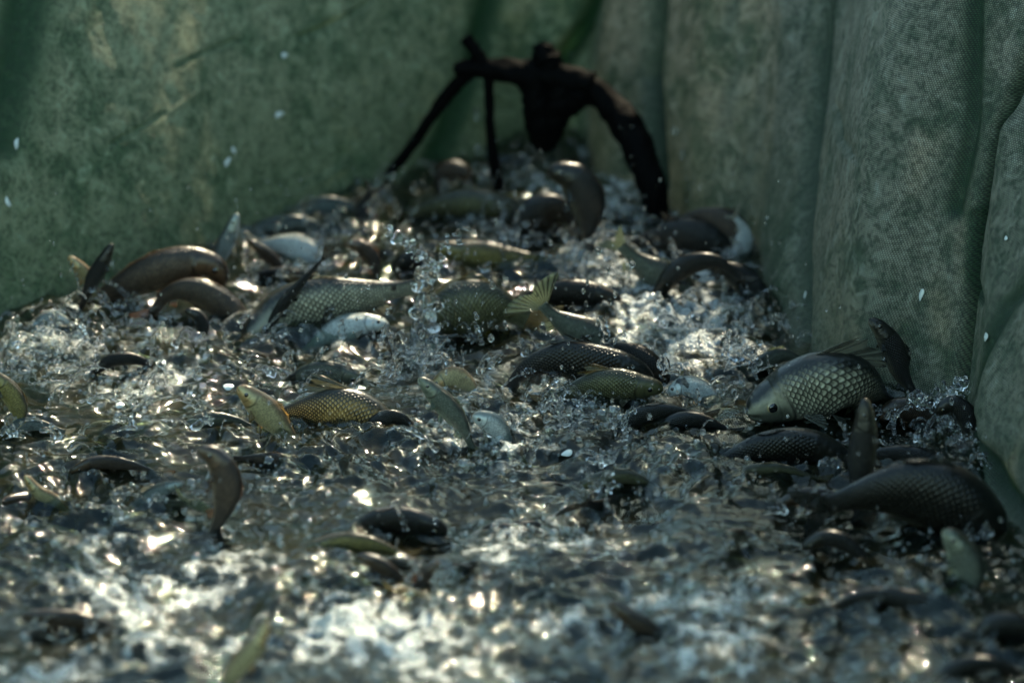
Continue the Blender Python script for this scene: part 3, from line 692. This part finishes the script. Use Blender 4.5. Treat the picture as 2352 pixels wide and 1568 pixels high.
m = N('pond_water'); m.t.nodes.remove(m.b)
pos = m.pos()
fz = m.attr('foam').outputs['Fac']
mp = m.n('ShaderNodeMapping'); m.l(pos, mp.inputs[0]); mp.inputs['Scale'].default_value = (1, .8, 1)
na = m.noise(mp.outputs[0], 120, 4, .6, 1.2); nb_ = m.noise(mp.outputs[0], 38, 4, .6, 1.6)
vo = m.n('ShaderNodeTexVoronoi', feature='F1'); vo.inputs['Scale'].default_value = 170; m.l(pos, vo.inputs['Vector'])
bub = m.ramp(vo.outputs['Distance'], .75, .05)
hb = m.math('ADD', m.math('MULTIPLY', na, .0004), m.math('MULTIPLY', nb_, .0010))
hb = m.math('ADD', hb, m.math('MULTIPLY', m.math('MULTIPLY', bub, fz), .0022))
nor = m.bump(hb, 1.0, 1.0)
fr = m.n('ShaderNodeFresnel'); fr.inputs['IOR'].default_value = 1.34; m.l(nor, fr.inputs['Normal'])
gl = m.n('ShaderNodeBsdfGlossy'); gl.inputs['Roughness'].default_value = .035; m.l(nor, gl.inputs['Normal'])
gl.inputs['Color'].default_value = (.93, 1, .99, 1)
tp = m.n('ShaderNodeBsdfTransparent'); tp.inputs[0].default_value = (.86, .90, .82, 1)
df = m.n('ShaderNodeBsdfDiffuse'); m.l(nor, df.inputs['Normal'])
ncol = m.noise(pos, 14, 3, .5, 1.0)
m.l(m.mix(m.ramp(ncol, .40, .66), C4((.016, .030, .024)), C4((.095, .080, .032))), df.inputs['Color'])
mur = m.n('ShaderNodeMixShader'); mur.inputs[0].default_value = .10; m.l(tp.outputs[0], mur.inputs[1]); m.l(df.outputs[0], mur.inputs[2])
wet = m.n('ShaderNodeMixShader'); m.l(m.math('MULTIPLY', fr.outputs[0], 1.25, clamp=True), wet.inputs[0]); m.l(mur.outputs[0], wet.inputs[1]); m.l(gl.outputs[0], wet.inputs[2])
fo = m.n('ShaderNodeBsdfPrincipled'); fo.inputs['Base Color'].default_value = (.62, .66, .64, 1); fo.inputs['Roughness'].default_value = .22
m.l(nor, fo.inputs['Normal'])
ff = m.math('MULTIPLY', m.ramp(m.math('ADD', fz, m.math('MULTIPLY', m.math('SUBTRACT', na, .5), .5)), .10, 1.05), m.math('MULTIPLY_ADD', bub, .4, .5))
fin = m.n('ShaderNodeMixShader'); m.l(ff, fin.inputs[0]); m.l(wet.outputs[0], fin.inputs[1]); m.l(fo.outputs[0], fin.inputs[2])
m.l(fin.outputs[0], m.out.inputs['Surface'])
va = m.n('ShaderNodeVolumeAbsorption'); va.inputs['Color'].default_value = (.42, .55, .38, 1); va.inputs['Density'].default_value = 34
m.l(va.outputs[0], m.out.inputs['Volume'])
def surf(x, y):
    i = np.clip(np.searchsorted(X, x), 0, nx-1); j = np.clip(np.searchsorted(Y, y), 0, ny-1); return GZ[i, j]
water = link('water', me, m.m); tag(water, kind='structure')

me = mesh_np('ground', [[-200, -200, -.55], [200, -200, -.55], [200, 200, -.55], [-200, 200, -.55]], [[0, 1, 2, 3]])
m = N('mud'); m.l(m.mix(m.noise(m.pos(), 3, 6), C4((.03, .028, .02)), C4((.07, .06, .04))), m.b.inputs['Base Color']); m.b.inputs['Roughness'].default_value = .9
tag(link('ground', me, m.m), kind='structure')

# ================================================================== black branch
m = N('wet_black_wood'); nn = m.noise(m.pos(), 60, 5, .6)
m.l(m.mix(nn, C4((.0012, .0012, .0012)), C4((.003, .003, .003))), m.b.inputs['Base Color']); m.b.inputs['Roughness'].default_value = .6; m.b.inputs['Specular IOR Level'].default_value = .03
m.l(m.bump(nn, .6, .006), m.b.inputs['Normal']); M_WOOD = m.m
def limb(name, pts, parent, root):
    P = np.array([at(p[0], p[1], p[3]) for p in pts]); Rr = np.array([p[2]*.00108 for p in pts])
    n = 60; S, L = catmull(np.hstack([P, Rr[:, None]]), n); C_, rr = S[:, :3], S[:, 3]
    T = np.gradient(C_, axis=0); T /= np.linalg.norm(T, axis=1)[:, None]
    A = np.cross(T, np.array([0.1, 1, .05])); A /= np.linalg.norm(A, axis=1)[:, None]; B = np.cross(T, A)
    th = np.linspace(0, 2*math.pi, 20, endpoint=False)
    V = []
    for i in range(n):
        rad = rr[i]*(1+.35*pn(np.cos(th)*1.3+i*.16+P[0, 0]*9, np.sin(th)*1.3+i*.05)) *(.15 if i in (0, n-1) else 1)
        V.append(C_[i]+A[i]*(np.cos(th)*rad)[:, None]+B[i]*(np.sin(th)*rad)[:, None])
    V = np.array(V).reshape(-1, 3)
    return link(name, mesh_np(name, V-root, grid_faces(n, 20, True)), M_WOOD, parent)
root = at(1200, 430, 440); e = bpy.data.objects.new('dead_branch', None); col.objects.link(e); e.location = root
tag(e, 'black gnarled branch arching on thin legs over the fish at the back of the net', 'branch')
limb('crossbar', [(1040,162,12,440),(1080,155,17,440),(1160,162,25,440),(1240,172,30,445),(1320,182,26,450),(1365,196,22,455)], e, root)
limb('leg', [(1340,185,20,450),(1385,225,26,455),(1420,262,33,460),(1455,315,33,470),(1480,380,30,485),(1500,440,27,495),(1510,520,24,500)], e, root)
limb('leg', [(1095,150,13,440),(1040,205,14,435),(990,270,12,432),(935,350,11,430),(870,425,9,428),(840,455,8,428)], e, root)
limb('leg', [(1122,160,11,440),(1124,230,10,440),(1126,300,10,440),(1135,370,12,440),(1145,440,12,440)], e, root)
limb('stub', [(1068,86,13,440),(1085,108,13,440),(1105,138,14,440),(1125,160,13,440)], e, root)
limb('stub', [(1255,100,14,445),(1252,122,27,445),(1262,150,28,445),(1272,180,24,445)], e, root)
limb('root_mass', [(1228,165,30,445),(1232,215,31,445),(1240,262,33,445),(1246,305,30,445),(1250,350,14,445)], e, root)
limb('root_mass', [(1292,175,34,446),(1290,220,37,446),(1276,262,32,446),(1266,305,22,446),(1262,345,9,446)], e, root)
limb('root_mass', [(1352,192,28,448),(1330,214,32,448),(1306,240,26,448),(1290,262,16,448)], e, root)

# ================================================================== bubbles, splash, drops
def clear_mat(name, bubble):
    m = N(name); m.t.nodes.remove(m.b)
    lw = m.n('ShaderNodeLayerWeight'); lw.inputs[0].default_value = .5
    if bubble:
        f = m.math('ADD', m.math('MULTIPLY', m.math('POWER', lw.outputs['Facing'], 2.8), .9), .11, clamp=True)
        g = m.n('ShaderNodeBsdfGlossy'); g.inputs['Roughness'].default_value = .05
        t = m.n('ShaderNodeBsdfTransparent'); t.inputs[0].default_value = (.95, .96, .94, 1)
        x = m.n('ShaderNodeMixShader'); m.l(f, x.inputs[0]); m.l(t.outputs[0], x.inputs[1]); m.l(g.outputs[0], x.inputs[2])
        m.l(x.outputs[0], m.out.inputs[0])
    else:
        g = m.n('ShaderNodeBsdfGlass'); g.inputs['IOR'].default_value = 1.33; g.inputs['Roughness'].default_value = .03
        nz = m.noise(m.pos(), 90, 3); m.l(m.bump(nz, .5, .004), g.inputs['Normal'])
        m.l(g.outputs[0], m.out.inputs[0])
    return m.m
M_BUB, M_DROP = clear_mat('bubble_film', True), clear_mat('clear_water', False)
def ico(sub):
    import bmesh
    bm = bmesh.new(); bmesh.ops.create_icosphere(bm, subdivisions=sub, radius=1.0)
    V = np.array([v.co[:] for v in bm.verts]); F = np.array([[v.index for v in f.verts] for f in bm.faces]); bm.free(); return V, F
ICO = {s: ico(s) for s in (2, 3)}
def balls(name, C_, r, mat, sub=2, stretch=None):
    V0, F0 = ICO[sub]; n = len(C_)
    S_ = np.ones((n, 3)) if stretch is None else stretch
    V = C_[:, None, :] + V0[None]*(r[:, None]*S_)[:, None, :]
    F = F0[None]+(np.arange(n)*len(V0))[:, None, None]
    return link(name, mesh_np(name, V.reshape(-1, 3), F.reshape(-1, 3)), mat)
# foam bubbles floating on the surface: clusters follow the foam, plus a sprinkle everywhere
BC = [(90, 790, 130, 50, 500), (60, 840, 90, 40, 260), (330, 720, 70, 60, 260), (420, 770, 90, 40, 260), (640, 650, 60, 40, 130), (1500, 770, 110, 40, 340),
      (1420, 830, 90, 30, 140), (1700, 720, 70, 50, 220), (1560, 870, 120, 40, 220), (1050, 960, 140, 50, 300), (1340, 950, 160, 30, 240), (980, 800, 70, 40, 200),
      (1290, 865, 70, 18, 130), (330, 870, 160, 40, 350), (2160, 960, 80, 50, 240), (2250, 1090, 60, 70, 220), (1880, 1010, 200, 40, 120), (700, 900, 200, 60, 220),
      (1330, 600, 55, 40, 260), (1130, 440, 100, 40, 120), (1450, 500, 100, 40, 150), (620, 580, 70, 50, 150), (1240, 1190, 200, 50, 350), (300, 1320, 180, 100, 400),
      (850, 1420, 240, 90, 450), (1600, 1420, 240, 90, 380), (560, 1150, 250, 90, 350), (1450, 1080, 260, 70, 300), (2150, 1350, 150, 120, 200), (1100, 1060, 160, 60, 260)]
bx, by, br = [], [], []
for cx, cy_, rx, ry, n in BC:
    n = int(n*(1.1 if cy_ < 1000 else .6))
    bx.append(rng.normal(cx, rx*.55, n)); by.append(rng.normal(cy_, ry*.6, n)); br.append(np.clip(rng.lognormal(-5.85, .55, n), .0014, .014))
n = 650; bx.append(rng.uniform(-20, 2370, n)); by.append(rng.uniform(470, 1600, n)); br.append(np.clip(rng.lognormal(-5.6, .5, n), .0018, .012))
bx, by, br = map(np.concatenate, (bx, by, br))
G = np.array([ground(a, b) for a, b in zip(bx, by)]); G[:, 2] = surf(G[:, 0], G[:, 1]) + br*.30
ok = np.ones(len(G), bool)
# keep bubbles inside the net
npl, idn = plan, None
yb = np.interp(bx, [p[0] for p in NETLINE if p[0] < 1800], [p[1] for p in NETLINE if p[0] < 1800])
ok &= by > yb+6
G, br = G[ok], br[ok]
bb = balls('foam_bubbles', G, br, M_BUB, 2); tag(bb, 'clusters of clear bubbles floating on the churned water', 'bubbles', kind='stuff')

# splash column and streams: lumpy clear water
def splash(name, path, label, n=90, jit=.5):
    P, Rr = [], []
    for (x0, y0, r0), (x1, y1, r1) in zip(path[:-1], path[1:]):
        L = math.hypot(x1-x0, y1-y0); k = max(2, int(L/5))
        for i in range(k):
            f = i/k; r = (r0+(r1-r0)*f)
            for _ in range(2):
                P.append(at(x0+(x1-x0)*f+random.gauss(0, r*jit), y0+(y1-y0)*f+random.gauss(0, r*jit), g_, random.gauss(0, r*.0006))); Rr.append(r*.00085*random.uniform(.3, .75))
    o = balls(name, np.array(P), np.array(Rr), M_DROP, 2, stretch=rng.uniform(.7, 1.5, (len(P), 3)))
    md = o.modifiers.new('merge', 'REMESH'); md.mode = 'VOXEL'; md.voxel_size = .0022; md.use_smooth_shade = True
    tag(o, label, 'splash', kind='stuff'); return o
g_ = 800
splash('water_splash', [(893,520,9),(905,540,12),(935,560,10),(960,580,12),(985,600,11),(1003,622,13)], 'thin rope of clear water thrown up left of the splash column')
splash('water_splash', [(985,628,20),(980,660,22),(976,700,22),(972,740,22),(975,780,26),(990,800,24)], 'upright column of clear water thrown up in the centre')
splash('water_splash', [(965,790,22),(920,815,22),(885,835,17),(850,855,12),(825,872,8)], 'clear tongue of water sliding down left from the splash column')
splash('water_splash', [(1003,622,10),(1010,590,6),(1025,560,7),(1050,540,7),(1075,530,8)], 'scattered drops climbing right above the splash column', jit=1.6)
g_ = 1000
splash('water_splash', [(2085,905,8),(2110,930,12),(2190,900,14),(2215,870,9),(2190,960,14),(2165,1010,14)], 'clear water sheet flung against the right net fold', jit=.9)
g_ = 890
splash('water_splash', [(1190,850,8),(1240,858,9),(1300,850,9),(1350,842,7)], 'line of clear drops along the dark scaled carp', jit=.8)
splash('water_splash', [(1110,1000,14),(1140,960,10),(1200,990,14),(1240,1010,10)], 'glassy water ridge right of the white scaled flank', jit=.9)
CLEAR = [(1790, 950, 110, 75), (1470, 905, 80, 45), (760, 950, 130, 50), (600, 950, 60, 70), (1010, 920, 60, 60)]   # faces that stay free of spray
FISHSPOT = []
for fx, fy, r_, H_ in FOOT[::5]:
    if random.random() < .38:
        q = project(np.array([[fx, fy-r_*.8, 0.0]]))[0]
        if 0 < q[0] < 2352 and 480 < q[1] < 1500 and not any(abs(q[0]-a_) < c_ and abs(q[1]-b_) < d_ for a_, b_, c_, d_ in CLEAR): FISHSPOT.append((q[0], q[1], 10, 5, random.randint(1, 3)))
def crowns(name, label, n, spots):
    P, Rr = [], []
    for cx, cy_, rx, ry, k in spots:
        for _ in range(k):
            x0, y0 = random.gauss(cx, rx), random.gauss(cy_, ry); gg = y0+random.uniform(8, 40)
            if any(abs(x0-a_) < c_+20 and abs(y0-b_) < d_ for a_, b_, c_, d_ in CLEAR): continue
            dx_, dy_ = random.gauss(0, 46), -abs(random.gauss(20, 18)); r0 = random.uniform(2.5, 6); m_ = random.randint(12, 24); nb2 = random.choice((1, 1, 2, 4))
            for q_ in range(nb2):
                ox, oy = q_*random.uniform(2, 4), -q_*random.uniform(3, 6)
                for i in range(m_):
                    f = i/m_; r = r0*(1-.7*f)*(.75+.5*random.random())
                    P.append(at(x0+ox+dx_*f+random.gauss(0, r*.18), y0+oy*f+dy_*math.sin(f*2.2)*1.2+14*f*f+random.gauss(0, r*.18), gg, random.gauss(0, .002))); Rr.append(r*.00085)
    o = balls(name, np.array(P), np.array(Rr), M_DROP, 2, stretch=rng.uniform(.8, 1.4, (len(P), 3)))
    md = o.modifiers.new('merge', 'REMESH'); md.mode = 'VOXEL'; md.voxel_size = .0019; md.use_smooth_shade = True
    sm_ = o.modifiers.new('soften', 'SMOOTH'); sm_.factor = .5; sm_.iterations = 3
    tag(o, label, 'splash', kind='stuff')
crowns('water_splash', 'broken curls of clear water between the fish in the middle of the shoal', 0,
       [(1000, 850, 130, 50, 36), (1500, 780, 130, 70, 36), (1180, 1000, 120, 50, 26), (700, 860, 120, 50, 22), (1350, 930, 150, 40, 24), (1650, 880, 80, 60, 18)])
crowns('water_splash', 'ragged curls of clear water along the left side of the shoal', 0,
       [(110, 770, 80, 40, 22), (340, 740, 90, 50, 26), (380, 890, 150, 60, 34), (620, 650, 80, 60, 18), (120, 920, 70, 60, 12)])
crowns('water_splash', 'blurred spray rising round the fish at the back', 0,
       [(1060, 440, 110, 40, 26), (1320, 590, 50, 30, 26), (1430, 500, 70, 50, 18), (740, 520, 90, 50, 14), (1120, 560, 120, 50, 26), (1560, 640, 80, 60, 18)])
crowns('water_splash', 'curls of water breaking against the foot of the right net wall', 0,
       [(2120, 980, 70, 40, 20), (2240, 1100, 50, 60, 16), (1950, 1040, 60, 20, 10), (1740, 760, 60, 50, 16)])
crowns('water_splash', 'small curls of clear water clinging round the bodies of the fish', 0, FISHSPOT)
# flying drops
n = 1300; k1 = 600
dx = np.concatenate([rng.normal(1080, 260, k1), rng.uniform(0, 2352, n-k1)]); dyy = np.concatenate([rng.normal(640, 130, k1), rng.uniform(380, 1240, n-k1)])
dg = np.clip(dyy+rng.uniform(15, 260, n), 560, 1300)
dr = np.clip(rng.lognormal(-6.6, .55, n), .0007, .0058)
D = np.array([at(a, b, c) for a, b, c in zip(dx, dyy, dg)])
yb = np.interp(dx, [p[0] for p in NETLINE if p[0] < 2400], [p[1] for p in NETLINE if p[0] < 2400])
ok = dg > yb+40
xtra = [(1132,655,820,.0065),(1095,728,860,.006),(1340,668,860,.004),(968,768,860,.006),(1915,935,975,.007),(1898,985,985,.005),(2107,1010,1010,.005),(1590,865,900,.006),(1690,905,930,.007),(1568,980,985,.007),
        (1180,1095,1110,.008),(1160,742,800,.004),(1425,655,700,.005),(1770,660,700,.004),(1130,835,880,.005),(1122,825,880,.0045),(1080,700,760,.0045),(1892,643,720,.005),(1550,300,470,.006),(1568,356,480,.0075),(1016,420,450,.006),(1095,262,440,.0075),
        (1098,345,440,.0075),(1105,402,450,.007),(1120,440,480,.007),(650,130,430,.006),(820,415,440,.010),(808,438,440,.009),(1400,960,985,.006)]
for _ in range(110):
    a_ = random.uniform(10, 2300); nyl = float(np.interp(a_, [p[0] for p in NETLINE], [p[1] for p in NETLINE]))
    xtra.append((a_, nyl-abs(random.gauss(0, 130))-5, nyl+random.uniform(40, 160), random.uniform(.0008, .0028)))
D = np.vstack([D[ok], [at(a, b, c) for a, b, c, _ in xtra]]); dr = np.concatenate([dr[ok], [x[3] for x in xtra]])
st = np.ones((len(D), 3)); st[:, 2] = rng.uniform(.85, 1.7, len(D)); st[:, 0] = rng.uniform(.8, 1.2, len(D))
dp = balls('flying_drops', D, dr, M_DROP, 3, st); tag(dp, 'clear water drops flying above the shoal', 'drops', kind='stuff')

# ================================================================== loose scales and flecks
m = N('pale_scale'); m.b.inputs['Base Color'].default_value = (.62, .66, .62, 1); m.b.inputs['Roughness'].default_value = .25; m.b.inputs['Coat Weight'].default_value = .6
m.l(m.bump(m.noise(m.pos(), 300, 3), .4, .001), m.b.inputs['Normal']); M_SC = m.m
def fleck(px, py, a, b, rot, label, P=None, nrm=None):
    if P is None: P, o2 = on_net(px, py); nrm = np.array([-o2[0], -o2[1], .15]); nrm /= np.linalg.norm(nrm)
    t = np.cross(nrm, [0, 0, 1.0]); t /= np.linalg.norm(t); u = np.cross(nrm, t)
    c, s = math.cos(R(rot)), math.sin(R(rot)); t, u = t*c+u*s, u*c-t*s
    n, k = 7, 18; V = []
    for top in (1, 0):
        for i in range(n):
            r = i/(n-1)
            for j in range(k):
                th = 2*math.pi*j/k; rr = r*(1+.12*math.sin(3*th+px))
                V.append(t*a*rr*math.cos(th)+u*b*rr*math.sin(th)+nrm*(.002+(.0022 if top else .0012)*(1-r*r)+.0012*rr*math.cos(th)*math.sin(2*th)))
    V = np.array(V)*1.0; F = np.vstack([grid_faces(n, k, True), grid_faces(n, k, True)[:, ::-1]+n*k])
    rim = np.array([[(n-1)*k+j, (n-1)*k+(j+1) % k, 2*n*k-k+(j+1) % k, 2*n*k-k+j] for j in range(k)])
    o = link('loose_scale', mesh_np('loose_scale', V, np.vstack([F, rim])), M_SC); o.location = P
    tag(o, label, 'fish scale', 'loose scales stuck to the net and floating')
for a in [(33,330,.006,.012,-25,'oval pale scale high on the left edge of the net'), (14,462,.0055,.012,15,'long pale scale on the left edge of the net below another'),
          (640,265,.013,.006,5,'flat oblong pale scale in the upper middle of the left net wall'), (535,345,.005,.009,20,'small bright pointed scale glinting on the left net wall'),
          (520,375,.012,.006,35,'slanting pale scale just under the bright pointed one on the left net wall'), (652,130,.009,.006,0,'blue white scale near the top of the left net wall'),
          (2120,675,.006,.014,-10,'tall pale scale on the broad panel of the right net wall'), (2265,775,.010,.009,0,'round white scale low on the right net wall'),
          (1853,683,.004,.010,10,'thin pale scale in the deep crease of the right net wall'), (2310,548,.006,.005,0,'tiny pale scale at the far right of the net')]:
    fleck(*a)
for px, py, a, b, rot, lab in [(525,900,.011,.008,0,'white scale floating left of the small golden leaping fish'), (1303,1050,.011,.007,25,'pale blue scale floating in the centre below the black fish back'),
                               (275,930,.009,.008,0,'bright white scale floating among the left bubbles'), (372,855,.010,.012,0,'cloudy white scale standing in the left bubbles')]:
    P = ground(px, py); P[2] = wave(P[:1], P[1:2])[0]+.012
    fleck(px, py, a, b, rot, lab, P, np.array([0, -.6, .8]))
